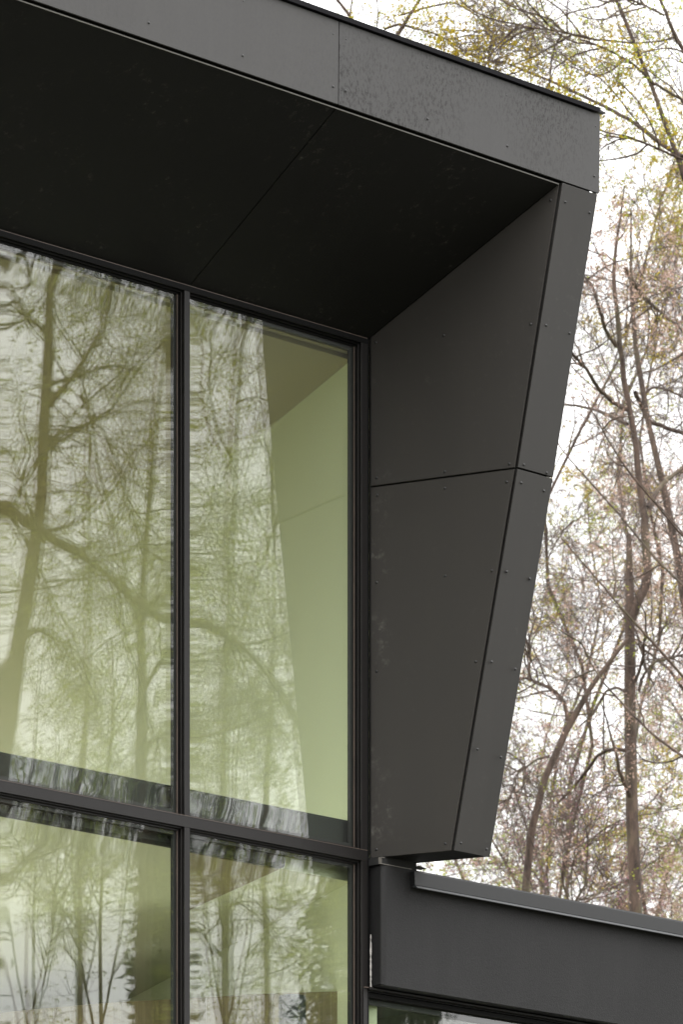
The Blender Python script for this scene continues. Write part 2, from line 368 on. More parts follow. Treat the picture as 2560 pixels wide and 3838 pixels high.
rivets(side_up, FIN0, FN, [(1409, 1285), (1663, 1258), (1990, 1216), (2064, 752), (1412, 1791), (1667, 1767), (1909, 1739)])
rivets(side_lo, FIN0, FN, [(1414, 1856), (1667, 1830), (1899, 1806), (1412, 2182), (1669, 2158), (1843, 2139), (1412, 2515), (1783, 2479), (1411, 3182), (1669, 3160)])

# ------------------------------------------------------------------ curtain-wall window of the main building
YG, YB = 0.036, 0.060                                   # outer and inner face of the double glazing
mu0, mu1 = X(692), X(712)                               # mullion cap
jb0, jb1 = X(1355), X(1377)                             # jamb cap
BAY = (jb0 + jb1) / 2 - (mu0 + mu1) / 2
zt1 = Z(700, 3057); zt0 = Z(700, 3099)                  # transom cap, top and bottom
zhd = Z(1366, 1288)                                     # underside of the head cap
ZBOT = 2.6                                              # window goes on below the picture
win = MB()
mull = [((mu0 + mu1) / 2 - i * BAY, (mu1 - mu0)) for i in range(0, 3)]
def vbar(x0, x1, z0, z1):
    win.box(x0, x1, 0.0, 0.008, z0, z1, 0)
    win.box(x0 + .004, x1 - .004, 0.008, 0.0145, z0, z1, 1)
    win.box(x0 - .006, x1 + .006, 0.0145, 0.024, z0, z1, 0)
    win.box(x0 - .002, x1 + .002, 0.024, 0.030, z0, z1, 1)
    win.box(x0 - .015, x1 + .015, 0.030, YG - .001, z0, z1, 0)
    win.box(x0 - .008, x1 + .008, YB + .002, YB + .022, z0, z1, 0)
def hbar(z0, z1, x0, x1, ledge=0.012, mi=0):
    a_ = mi
    win.box(x0, x1, -0.0012, 0.0068, z0, z1, mi)
    win.box(x0, x1, 0.0068, 0.0138, z0 + .004, z1 - .004, 1)
    win.box(x0, x1, 0.0138, 0.0232, z0 - .007, z1 + .006, a_)
    win.box(x0, x1, 0.0232, 0.0290, z0 - .003, z1 + .004, 1)
    win.box(x0, x1, 0.0290, YG - .0018, z0 - .016, z1 + ledge, a_)
    win.box(x0, x1, YB + .003, YB + .021, z0 - .010, z1 + .010, 0)
for xm, wd in mull: vbar(xm - wd / 2, xm + wd / 2, ZBOT, zhd)
vbar(jb0, jb1, ZBOT, zhd)
xl_ = XL
hbar(zt0, zt1, xl_, jb1 - .001, 0.014)
hbar(zhd, zh - .006, xl_, jb1 - .001, mi=1)  # head bar coloured dark all through, for the shade under the soffit
# outer post and dark joint against the cladding
win.box(jb1 + .001, 0.003, 0.002, 0.12, ZBOT, zh - .002, 1)
window = build(win, 'window', [M['frame'], M['frame_dark']], bld, bevel=0.0008)
mb = MB()
mb.box(xl_, jb1, -.0022, .004, zt1 + .0002, zt1 + .0024); mb.box(xl_, jb1, -.001, .004, zh - .0065, zh - .0035)
build(mb, 'worn_edge', M['edge'], window)
mb = MB()
for xm in [m_[0] - m_[1] / 2 for m_ in mull] + [jb0]: mb.box(xm - .0175, xm - .0145, YG - .006, YG - .0015, ZBOT, zhd - .012)
build(mb, 'sealant_line', M['edge'], window)

rs = np.random.RandomState(5)
def smooth_noise(xx, zz, waves):
    h = np.zeros_like(xx)
    for (lam, amp, n, ax, az) in waves:
        for _ in range(n):
            a = rs.uniform(0, 2 * math.pi); kx = math.cos(a) * ax; kz = math.sin(a) * az
            h += amp * np.sin(2 * math.pi / lam * rs.uniform(.7, 1.4) * (kx * xx + kz * zz) + rs.uniform(0, 6.3)) / math.sqrt(n)
    return h
def pane(x0, x1, z0, z1, parent, yg=YG, yb=YB, wx=0.085, wz=0.15, kx=0.034, kz=0.07, top_flip=False):
    nx = max(12, int((x1 - x0) / 0.016)); nz = max(12, int((z1 - z0) / 0.016))
    xs = np.linspace(0, x1 - x0, nx + 1); zs = np.linspace(0, z1 - z0, nz + 1); xx, zz = np.meshgrid(xs, zs)
    W, H = x1 - x0, z1 - z0
    def surf():
        h = np.zeros_like(xx)
        for d, wd, kk in ((xx, wx, kx), (W - xx, wx, kx), (zz, wz * .7, kz), (H - zz, wz, kz)):
            mod = 1 + smooth_noise(xx, zz, [(0.35, 0.07, 3, 1, 1)])
            h += 0.5 * kk * mod * np.clip(wd - d, 0, None) ** 2
        # slow buckle of the sheet, roller waves, and a little fine distortion
        h += smooth_noise(xx, zz, [(1.1, 1.1e-4, 4, 1, .5), (0.45, 1.5e-5, 5, .35, 1), (0.14, 2.2e-6, 6, .3, 1), (0.06, 3e-7, 5, .5, 1)])
        return h
    hf, hb = surf(), surf()
    nv = xx.size
    V = np.empty((2 * nv, 3)); V[:nv, 0] = xx.ravel(); V[:nv, 1] = -hf.ravel(); V[:nv, 2] = zz.ravel()
    V[nv:, 0] = xx.ravel(); V[nv:, 1] = (yb - yg) - hb.ravel(); V[nv:, 2] = zz.ravel()
    i = (np.arange(nz)[:, None] * (nx + 1) + np.arange(nx)[None]).ravel()
    ff = np.stack([i, i + 1, i + nx + 2, i + nx + 1], 1); fb = np.stack([i, i + nx + 1, i + nx + 2, i + 1], 1) + nv
    me = bpy.data.meshes.new('pane'); me.from_pydata(V.tolist(), [], np.concatenate([ff, fb]).tolist())
    me.polygons.foreach_set('use_smooth', [True] * (2 * len(ff)))
    me.materials.append(M['glass']); me.update()
    o = link('pane', me, parent); o.location = (x0, yg, z0)
    # black spacer bar round the cavity
    mb = MB(); s = 0.024
    for (a, b_, c_, d_) in ((0, s, 0, H), (W - s, W, 0, H), (s, W - s, 0, s), (s, W - s, H - s, H)):
        mb.box(x0 + a, x0 + b_, yg + .006, yb - .004, z0 + c_, z0 + d_)
    build(mb, 'spacer', M['pane_edge'], parent)
    return o
edges = [(jb0, jb1)] + [(m_[0] - m_[1] / 2, m_[0] + m_[1] / 2) for m_ in mull]
for i in range(len(edges) - 1):
    xa, xb = edges[i + 1][1] + .008, edges[i][0] - .008
    pane(xa, xb, zt1 + .006, zhd - .008, window)
    pane(xa, xb, ZBOT, zt0 - .008, window)
# left end of what is modelled
mb = MB(); mb.box(XL - .2, XL, -.0, .3, 0, zf1); mb.box(XL, edges[-1][0], .10, .14, 0, zh); build(mb, 'wall', M['panel'], bld)
mb = MB(); mb.box(XL, 0.0, 0.03, 0.14, 0, ZBOT); build(mb, 'wall', M['panel'], bld)

# ------------------------------------------------------------------ rooms behind the glass
YS = 0.135
WD = np.array([0.4958, 0.9295, 0.0])                    # plan direction of the inner side wall
W0 = on_y(1316, HOR, YS); W0[2] = 0
zc = Z(1300, 1346, YS); zs1 = Z(700, 2965, YS); zs0 = Z(500, 3155, YS)
LW = 9.0
def wp(t, z, off=0.0): return np.array([W0[0] + WD[0] * t - 0.9295 * off, W0[1] + WD[1] * t + .4958 * off, z])
mb = MB()
mb.hexa([wp(0, 0), wp(LW, 0), wp(LW, 0, -.12), wp(0, 0, -.12)], [wp(0, zh + .03), wp(LW, zh + .03), wp(LW, zh + .03, -.12), wp(0, zh + .03, -.12)])
build(mb, 'inner_wall', M['in_wall'], bld)
mb = MB(); mb.box(W0[0] + .003, -.0, YB + .02, YS - .003, 0.0, zh); build(mb, 'window_reveal', M['in_wall'], bld)
YC = 7.0; YCL = 4.9
q = YC / WD[1] * WD[0]; YBK = 1.75; qb = YBK / WD[1] * WD[0]
def ceil_slab(y0, y1, z0, z1):
    a0, a1 = W0[0] - .001 + (y0 - YS) * WD[0] / WD[1], W0[0] + (y1 - YS) * WD[0] / WD[1]
    mb.hexa([(XL, y0, z0), (a0, y0, z0), (a1, y1, z0), (XL, y1, z0)], [(XL, y0, z1), (a0, y0, z1), (a1, y1, z1), (XL, y1, z1)])
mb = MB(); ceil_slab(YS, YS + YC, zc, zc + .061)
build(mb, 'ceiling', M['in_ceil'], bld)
# added fillet blending dark ceiling tone into bright wall, opening up with distance from the window
cvm, N, L, b = newmat('cove_tone_blend'); t_ = N.new('ShaderNodeTexCoord'); s_ = N.new('ShaderNodeSeparateXYZ'); L.new(t_.outputs['UV'], s_.inputs[0])
L.new(ramp(N, L, s_.outputs['X'], [(0, (0.38, 0.325, 0.20)), (1, (0.80, 0.83, 0.61))]), b.inputs['Base Color']); b.inputs['Roughness'].default_value = .75  # painted gradient in place of a soft change in light
NT, NK = 30, 14; vs, fs, us = [], [], []
for i in range(NT + 1):
    t = 7.2 * i / NT; rr_ = .004 + .42 * max(0, t - 1.15)
    rr_ = min(rr_, 1.5)
    for k in range(NK + 1):
        a_ = math.pi / 2 * k / NK; off = .002 + rr_ * (1 - math.sin(a_)); dn = .002 + rr_ * (1 - math.cos(a_))
        vs.append(tuple(wp(t + .02, zc - dn, off))); us.append((k / NK, t))
for i in range(NT):
    for k in range(NK):
        a_ = i * (NK + 1) + k; fs.append((a_, a_ + 1, a_ + NK + 2, a_ + NK + 1))
me = bpy.data.meshes.new('blend_cove'); me.from_pydata(vs, [], fs); me.materials.append(cvm); uvl = me.uv_layers.new(name='uv')
for lp in me.loops: uvl.data[lp.index].uv = us[lp.vertex_index]
me.polygons.foreach_set('use_smooth', [True] * len(fs)); me.update(); link('blend_cove', me, bld)
mb = MB(); mb.box(XL, W0[0] - .02, YS - .04, YS - .004, zc + .02, zh - .01); mb.box(XL, W0[0] - .09, YS - .05, YS - .042, zc + .045, zc + .06)
build(mb, 'ceiling_trim', M['in_ceil'], bld)
# floor slab with its black edge, and the black downstand that stops short of the wall
mb = MB(); mb.hexa([(XL, YS, zs0 + .004), (W0[0] - .002, YS, zs0 + .004), (W0[0] + YCL * .533, YS + YCL, zs0 + .004), (XL, YS + YCL, zs0 + .004)],
                   [(XL, YS, zs1), (W0[0] - .002, YS, zs1), (W0[0] + YCL * .533, YS + YCL, zs1), (XL, YS + YCL, zs1)])
build(mb, 'floor_slab', M['in_ceil2'], bld)
xd = X(1063, YS - .03)
mb = MB(); mb.box(XL, W0[0] - .004, YS - .045, YS - .003, zt0 + .01, zs1); build(mb, 'slab_edge', M['slab'], bld)
mb = MB(); mb.box(XL, xd, YS - .05, YS - .004, zs0, zt0 + .008); build(mb, 'downstand', M['slab'], bld, bevel=0.012)
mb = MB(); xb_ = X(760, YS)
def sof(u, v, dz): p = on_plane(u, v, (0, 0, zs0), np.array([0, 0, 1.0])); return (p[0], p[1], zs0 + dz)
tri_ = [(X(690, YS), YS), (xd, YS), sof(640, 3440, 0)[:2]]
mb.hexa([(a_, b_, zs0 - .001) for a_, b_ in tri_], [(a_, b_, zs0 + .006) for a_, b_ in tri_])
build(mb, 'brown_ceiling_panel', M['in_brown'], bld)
# brown timber-lined screen, curved in plan, and a black column in front of it
zw = 0.5 * (at_depth(1313, 3711, DJ * 1.012)[2] + at_depth(0, 3793, DJ * 1.04)[2])
pts = []
for u, v in ((1330, 3711), (1150, 3716), (950, 3724), (714, 3738), (450, 3752), (200, 3773), (-100, 3803), (-700, 3880)):
    d = (zw - EYE) / ((HOR - v) / F_PX); pts.append(at_depth(u, v, d))
scr = empty('timber_screen', (float(pts[0][0]), float(pts[0][1]), 0), 'curved brown timber screen standing below the pale green wall behind the lower panes', 'screen')
base = np.array([pts[0][0], pts[0][1], 0])
P2 = [p - base for p in pts]
dense = []
for i in range(len(P2) - 1):
    for t in np.linspace(0, 1, 5)[:-1]: dense.append(P2[i] * (1 - t) + P2[i + 1] * t)
dense.append(P2[-1])
back = np.array([FV[0], FV[1], 0]) * .05
for i in range(len(dense) - 1):
    a, b_ = dense[i], dense[i + 1]; e = (b_ - a) * .003
    a0, b0 = a + e, b_ - e; a0[2] = 0; b0[2] = 0; a1 = a0.copy(); b1 = b0.copy(); a1[2] = b1[2] = zw
    mb = MB(); mb.hexa([a0, b0, b1, a1], [a0 + back, b0 + back, b1 + back, a1 + back]); build(mb, 'timber_board', M['timber'], scr)
cc = at_depth(1096, 3730, DJ * .997); rc = (1147 - 1045) / 2 / F_PX * DJ
def lathe(prof, n=24):
    mb = MB(); 
    for r_, z in prof:
        for i in range(n): a = 2 * math.pi * i / n; mb.v.append((r_ * math.cos(a), r_ * math.sin(a), z))
    for k in range(len(prof) - 1):
        for i in range(n):
            j = (i + 1) % n; mb.f.append((k * n + i, k * n + j, (k + 1) * n + j, (k + 1) * n + i)); mb.m.append(0)
    mb.f.append(tuple(range(n - 1, -1, -1))); mb.m.append(0); mb.f.append(tuple((len(prof) - 1) * n + i for i in range(n))); mb.m.append(0)
    return mb
zcol = float(cc[2])
o = build(lathe([(rc * 1.15, 0), (rc * 1.15, .12), (rc, .14), (rc, zcol - .012), (rc * .94, zcol), (rc * .5, zcol + .001)]), 'column', M['slab'])
o.location = (float(cc[0]), float(cc[1]), 0)
for p_ in o.data.polygons: p_.use_smooth = abs(p_.normal.z) < .5
tag(o, 'round black column end showing through the lower right pane of the big window', 'column')
mb = MB(); mb.box(XL, 0, YS + .05, 12, 2.2, 2.5); tag(build(mb, 'floor', simple('pale_bounce_floor', (.82, .80, .72), .5)), kind='structure')  # unseen floor, raised and kept pale to bounce light onto the ceiling

# ------------------------------------------------------------------ lower wing to the right
wing = empty('building_wing', (1.0, 0, 0), 'low dark stucco wing with a grey metal roof edge beside the main window', 'building')
WO = np.array([1.0, 0, 0])
def wbuild(mb, name, mat, **k):
    mb.v = [(v[0] - 1.0, v[1], v[2]) for v in mb.v]; return build(mb, name, mat, wing, **k)
YW = -0.082
xw = X(1446, YW); zw0 = Z(1451, 3694, YW); zw1 = Z(1440, 3237, YW); xr = 14.0
x_ret = X(1396, 0.0)
mb = MB()
mb.hexa([(xw, YW, zw0), (xw - .02, YW + .012, zw0 + .006), (x_ret, .02, zw0 + .004), (x_ret + .01, .055, zw0), (x_ret + .42, .30, zw0), (xr, .30, zw0), (xr, YW, zw0)],
        [(xw, YW, zw1), (xw - .02, YW + .012, zw1), (x_ret, .02, zw1 - .012), (x_ret + .01, .055, zw1), (x_ret + .42, .30, zw1), (xr, .30, zw1), (xr, YW, zw1)])
wbuild(mb, 'stucco_wall', M['stucco'], bevel=0.004)
xk = X(1556, YW - .03)
zk1 = Z(1573, 3266, YW - .03); zk0 = Z(1560, 3316, YW - .03)
mb = MB()
def kap(x): return [(x, YW - .03, zk0), (x, YW - .026, zk1), (x, .34, zk1 + .02), (x, .34, zk0)]
mb.hexa(kap(xk), kap(xr)); wbuild(mb, 'metal_cap', M['cap'], bevel=0.0015)
mb = MB()
def lip(x): return [(x, YW - .030, zk0 - .0005), (x, YW - .044, zk0 - .013), (x, YW - .041, zk0 - .016), (x, YW - .008, zk0 - .004)]
mb.hexa(lip(xk), lip(xr)); wbuild(mb, 'drip_edge', simple('drip_edge_metal', (0.030, 0.032, 0.034), 0.5), bevel=0.0008)
# torn flashing end and packers in the gap under the surround
mb = MB(); xg0, xg1 = X(1432, YW), X(1565, YW)
mb.hexa([(xg0, YW + .006, zw1 + .001), (xg1, YW + .006, zw1 + .001), (xg1, .3, zw1 + .001), (xg0, .3, zw1 + .001)],
        [(xg0, YW + .006, zb - .002), (xg1, YW + .006, zb - .002), (xg1, .3, zb - .002), (xg0, .3, zb - .002)])
wbuild(mb, 'flashing', M['black'])
mb = MB()
mb.box(xg0 - .003, xg0, YW + .002, YW + .02, zw1 + .001, zb - .008); mb.box(xg0 - .003, xg0 + .02, YW + .002, YW + .02, zb - .008, zb - .0055)
mb.box(xg0 - .012, xg0 + .20, YW - .001, YW + .004, zw1 - .0012, zw1 + .0022)
mb.hexa([(xg1 + .002, YW - .01, zw1 + .018), (xg1 + .002, YW + .05, zw1 + .018), (xg1 + .002, YW + .05, zw1 + .022), (xg1 + .002, YW - .01, zw1 + .022)],
        [(xg1 + .05, YW - .012, zw1 + .012), (xg1 + .05, YW + .03, zw1 + .012), (xg1 + .05, YW + .03, zw1 + .014), (xg1 + .05, YW - .012, zw1 + .014)])
mb.box(xg1 - .0, xg1 + .055, YW - .02, YW + .02, zw1 - .012, zw1 - .009)
wbuild(mb, 'flashing_edge', simple('scuffed_edge', (0.15, 0.14, 0.125), 0.5, var=0.5))
mb = MB(); xq0 = X(1378, .0)
mb.box(xq0, xg0 - .004, .012, .05, zw1 - .004, zb - .008); wbuild(mb, 'packer', M['frame_dark'])
# ragged white sealant between the post and the stucco
mb = MB(); rr = random.Random(3); zz_ = np.linspace(zw0 + .004, Z(1394, 3500), 22); pr = None
for k_, z_ in enumerate(zz_):
    w_ = (.0008 + rr.random() * .0026) * (1 if k_ < 16 else .5); xo = x_ret - .002 - rr.random() * .002
    cur = [(xo - w_, .010, z_), (xo, .002, z_), (xo + w_ * .5, .012, z_)]
    if pr: mb.hexa(pr, cur)
    pr = cur
wbuild(mb, 'sealant', M['caulk'])
mb = MB(); mb.box(X(1362), x_ret + .01, -.010, .01, zw0 - .006, zw0 - .001); wbuild(mb, 'sill_end', M['edge'])
# its window: post, head and glass set back under the stucco
zwh = Z(1384, 3735, .02); xw0, xw1 = X(1363, -.006), X(1377, -.006)
wf = MB()
wf.box(xw0, xw1, -.006, .05, 0, zw0 - .008, 0)
wf.box(xw1 + .001, xr, .0, .10, zwh + .022, zw0 - .002, 1); wf.box(xw1 + .001, xr, .012, .10, zwh, zwh + .020, 1)
wf.box(xw1 + .001, xr, -.02, .02, zw0 - .012, zw0 - .0035, 0)
xms = [X(2066, .02), X(2066, .02) + BAY, X(2066, .02) + 2 * BAY]
for x_ in xms: wf.box(x_ - .02, x_ + .02, .003, .09, 0, zwh - .001, 0)
wwin = wbuild(wf, 'window', [M['frame'], M['frame_dark']], bevel=.0008)
xs_ = [xw1] + xms
class _W: pass
for i in range(len(xs_) - 1):
    p_ = pane(xs_[i] + .004 - 1.0, xs_[i + 1] - .024 - 1.0, zwh - 1.7, zwh - .003, wwin, yg=.045, yb=.069)
mb = MB(); mb.box(xw1, xr, .08, .14, 0, zwh - 1.7); wbuild(mb, 'wall', M['panel'])
mb = MB(); mb.box(2.6, xr, 2.4, 2.5, 0, zw0 + .4); wbuild(mb, 'inner_wall', simple('olive_inner_wall', (.62, .56, .36), .7))
mb = MB(); mb.box(.62, xr, .30, 6.0, zw0 - .02, zw0 + .1); wbuild(mb, 'roof', M['roof'])

# ------------------------------------------------------------------ trees
def tubes(groups, sides, name, mat, parent, origin):
    """groups: list of (P (B,n,3), Rad (B,n)) -> one mesh of tapered tubes"""
    VV, FF, base_i = [], [], 0
    for P, Rd in groups:
        B, n, _ = P.shape
        if B == 0: continue
        T = np.gradient(P, axis=1); T /= (np.linalg.norm(T, axis=2, keepdims=True) + 1e-9)
        ref = np.where(np.abs(T[:, :1, 2:3]) > .9, np.array([1.0, 0, 0]), np.array([0, 0, 1.0])) * np.ones_like(T)
        U = np.cross(T, ref); U /= (np.linalg.norm(U, axis=2, keepdims=True) + 1e-9); W_ = np.cross(T, U)
        a = np.arange(sides) * 2 * math.pi / sides
        ring = P[:, :, None] + Rd[:, :, None, None] * (np.cos(a)[None, None, :, None] * U[:, :, None] + np.sin(a)[None, None, :, None] * W_[:, :, None])
        VV.append(ring.reshape(-1, 3))
        b_ = np.arange(B)[:, None, None] * n * sides; j = np.arange(n - 1)[None, :, None] * sides; s = np.arange(sides)[None, None]
        s2 = (s + 1) % sides; i0 = b_ + j
        q = np.stack([i0 + s, i0 + s2, i0 + sides + s2, i0 + sides + s], -1).reshape(-1, 4) + base_i
        FF.append(q); base_i += B * n * sides
    V = np.concatenate(VV) - origin; Fq = np.concatenate(FF)
    me = bpy.data.meshes.new(name); me.vertices.add(len(V)); me.vertices.foreach_set('co', V.astype(np.float32).ravel())
    me.loops.add(Fq.size); me.loops.foreach_set('vertex_index', Fq.astype(np.int32).ravel())
    me.polygons.add(len(Fq)); me.polygons.foreach_set('loop_start', (np.arange(len(Fq)) * 4).astype(np.int32))
    me.polygons.foreach_set('use_smooth', np.ones(len(Fq), bool)); me.materials.append(mat); me.update(calc_edges=True)
    return link(name, me, parent)
def leaves(C, size, rng, name, mat, parent, origin, aspect=0.45):
    n = len(C)
    d = rng.normal(size=(n, 3)); d[:, 2] -= .3; d /= np.linalg.norm(d, axis=1, keepdims=True)
    r = rng.normal(size=(n, 3)); s = np.cross(d, r); s /= np.linalg.norm(s, axis=1, keepdims=True)
    L_ = size * rng.uniform(.5, 1.35, (n, 1)); bend = np.cross(d, s) * L_ * .18
    V = np.stack([C, C + d * L_ * .5 + s * L_ * aspect * .5 + bend, C + d * L_, C + d * L_ * .5 - s * L_ * aspect * .5 + bend], 1).reshape(-1, 3) - origin
    me = bpy.data.meshes.new(name); me.vertices.add(len(V)); me.vertices.foreach_set('co', V.astype(np.float32).ravel())
    i = np.arange(n)[:, None] * 4; Fq = (i + np.arange(4)[None]).astype(np.int32)
    me.loops.add(Fq.size); me.loops.foreach_set('vertex_index', Fq.ravel()); me.polygons.add(n)
    me.polygons.foreach_set('loop_start', (np.arange(n) * 4).astype(np.int32)); me.materials.append(mat); me.update(calc_edges=True)
    o = link(name, me, parent); o['kind'] = 'stuff'; return o
def resample(pts, rad, n):
    pts = np.asarray(pts, float); rad = np.asarray(rad, float)
    s = np.r_[0, np.cumsum(np.linalg.norm(np.diff(pts, axis=0), axis=1))]; t = np.linspace(0, s[-1], n)
    # smooth through the points
    P = np.stack([np.interp(t, s, pts[:, k]) for k in range(3)], 1); Q = P.copy()
    for _ in range(2): Q[1:-1] = .25 * Q[:-2] + .5 * Q[1:-1] + .25 * Q[2:]
    return Q, np.interp(t, s, rad)
def kids(P, Rd, per, npts, length, ang, up, wander, rng, t0=.25, t1=1.0, rf=.55, rmin=.0, taper=.25, side=None, lpow=.5):
    """children along each parent polyline; returns (B',npts,3), (B',npts)"""
    B, n, _ = P.shape; cnt = rng.poisson(per, B); idx = np.repeat(np.arange(B), cnt); m_ = len(idx)
    if m_ == 0: return np.zeros((0, npts, 3)), np.zeros((0, npts))
    t = rng.uniform(t0, t1, m_); f = t * (n - 1); i0 = np.minimum(f.astype(int), n - 2); fr = (f - i0)[:, None]
    S = P[idx, i0] * (1 - fr) + P[idx, i0 + 1] * fr; r0 = Rd[idx, i0] * (1 - fr[:, 0]) + Rd[idx, i0 + 1] * fr[:, 0]
    T = P[idx, i0 + 1] - P[idx, i0]; T /= np.linalg.norm(T, axis=1, keepdims=True) + 1e-9
    rnd = rng.normal(size=(m_, 3))
    if side is not None: rnd += side
    q = np.cross(T, rnd); q = np.cross(q, T); q /= np.linalg.norm(q, axis=1, keepdims=True) + 1e-9
    a = np.radians(rng.uniform(ang[0], ang[1], m_))[:, None]; D = T * np.cos(a) + q * np.sin(a)
    Ln = rng.uniform(length[0], length[1], m_) * (1.15 - t * .6) 
    st = (Ln / (npts - 1))[:, None]
    out_ = np.empty((m_, npts, 3)); out_[:, 0] = S; drift = rng.normal(size=(m_, 3)) * wander * .6
    for k_ in range(1, npts):
        D = D + rng.normal(size=(m_, 3)) * wander + drift * .5; D[:, 2] += up
        D /= np.linalg.norm(D, axis=1, keepdims=True); out_[:, k_] = out_[:, k_ - 1] + D * st
    rb = np.maximum(r0 * rf * rng.uniform(.7, 1.1, m_), rmin)
    return out_, rb[:, None] * np.linspace(1, taper, npts)[None]
def tips(P, per, rng, spread, t0=.2):
    B, n, _ = P.shape; cnt = rng.poisson(per, B); idx = np.repeat(np.arange(B), cnt); m_ = len(idx)
    f = rng.uniform(t0, 1, m_) * (n - 1); i0 = np.minimum(f.astype(int), n - 2); fr = (f - i0)[:, None]
    return P[idx, i0] * (1 - fr) + P[idx, i0 + 1] * fr + rng.normal(size=(m_, 3)) * spread
def zone(C, rng, keep, freq, seed):
    """thin leaves out in drifting patches"""
    r_ = np.random.RandomState(seed); s = np.zeros(len(C))
    for _ in range(6): s += np.sin(C @ (r_.normal(size=3) * freq) + r_.uniform(0, 6.3))
    return C[s / 2.45 > np.quantile(s / 2.45, 1 - keep) + rng.normal(size=len(C)) * .18]

def tree(label, mains, seed, bark='bark', twig='twig', leafset=(('leaf_green', 1.0, .05),), group=None, name='tree',
         limbs=8, limb_len=(1.2, 3.2), sub=7, sub_len=(.5, 1.4), tw=6, tw_len=(.2, .7), up=(.05, .02, .0), wander=(.16, .2, .22),
         leaf_per=2.0, tmin=.008, r_tw=.0022, spread=.05, keep=.6, limb_t0=.15, fine=0, ang=(35, 75), vis=None, bendy=0.0, clus=4):
    rng = np.random.RandomState(seed)
    root = mains[0][0][0]; org = np.array([root[0], root[1], 0.0])
    root_e = empty(name, org.tolist(), label, 'tree', group)
    g0 = [resample(p, r_, 26) for p, r_ in mains]
    P0 = np.stack([a for a, _ in g0]); R0 = np.stack([b for _, b in g0])
    if bendy:
        tt = np.linspace(0, 1, P0.shape[1])[None, :, None]
        for f_ in (1.3, 3.1, 6.0): P0 = P0 + bendy / f_ * np.sin(tt * f_ * 6.3 + rng.uniform(0, 6.3, (P0.shape[0], 1, 3))) * np.array([1, 1, 0]) * np.minimum(tt * 3, 1)
    jig = rng.normal(size=P0.shape) * R0[..., None] * .18; jig[:, 0] = 0; P0 = P0 + jig; R0 = R0 * rng.uniform(.93, 1.07, R0.shape)
    # limb count in proportion to length above the first metres
    wts = limbs
    P1, R1 = kids(P0, R0, wts, 12, limb_len, ang, up[0], wander[0], rng, t0=limb_t0, rf=.42, taper=.2, rmin=tmin)
    P2, R2 = kids(P1, R1, sub, 7, sub_len, (30, 75), up[1], wander[1], rng, t0=.15, rf=.5, taper=.3, rmin=r_tw * 1.4)
    P3, R3 = kids(P2, R2, tw, 5, tw_len, (25, 70), up[2], wander[2], rng, t0=.1, rf=.5, taper=.4, rmin=r_tw)
    if vis is not None:                     # keep the finest twigs only where something can be seen of them
        k_ = vis(P3[:, 0]); P3, R3 = P3[k_], R3[k_]
    P3b = None
    if fine:
        P3b, R3b = kids(P3, R3, fine, 4, (tw_len[0] * .5, tw_len[1] * .6), (25, 65), up[2], wander[2], rng, t0=.15, rf=.6, taper=.5, rmin=r_tw * .75)
    tubes([(P0, R0)], 10, 'trunk', M[bark], root_e, org)
    tubes([(P1, R1)], 6, 'branches', M[bark if twig == 'twig' else twig], root_e, org)['kind'] = 'stuff'
    tubes([(P2, R2), (P3, R3)] + ([(P3b, R3b)] if fine else []), 3, 'twigs', M[twig], root_e, org)['kind'] = 'stuff'
    src = P3b if fine else P3
    n_l = 0
    for k_, (mt, frac, size) in enumerate(leafset):
        C = tips(src, leaf_per * frac, rng, 0.0, .3)
        C = zone(C, rng, keep, 2.0, seed * 7 + k_)
        C = np.repeat(C, clus, axis=0) + rng.normal(size=(len(C) * clus, 3)) * spread * .5
        leaves(C, size, rng, 'foliage', M[mt], root_e, org); n_l += len(C)
    print(label[:40], 'branches', len(P1), len(P2), len(P3), 0 if P3b is None else len(P3b), 'leaves', n_l)
    return root_e
def up_from_ground(pxs, dep, r_px, dd=None):
    """trunk through photo pixels at a distance: starts on the ground below the first one"""
    pts = [at_depth(u, v, dep + (dd[i] if dd else 0)) for i, (u, v) in enumerate(pxs)]
    p0 = pts[0].copy(); p0[2] = 0; p0[0] += .1; mid = pts[0].copy(); mid[2] *= .5
    r_ = [x / F_PX * dep for x in r_px]
    return [p0, mid] + pts, [r_[0] * 1.5, r_[0] * 1.15] + r_
def limb(pxs, dep, r_px, dd=None):
    pts = [at_depth(u, v, dep + (dd[i] if dd else 0)) for i, (u, v) in enumerate(pxs)]
    return pts, [x / F_PX * dep for x in r_px]
def in_view(margin=500):
    def f(P):
        d = P - CAM; dep = d @ FV; u = 1280 + F_PX * (d @ RV) / dep; v = HOR - F_PX * d[:, 2] / dep
        return (u > 900 - margin) & (u < 2560 + margin) & (v > -margin) & (v < 3838 + margin)
    return f
D1 = 46.0
PINK = (('leaf_pink', 1.3, .028), ('leaf_green', .08, .03))
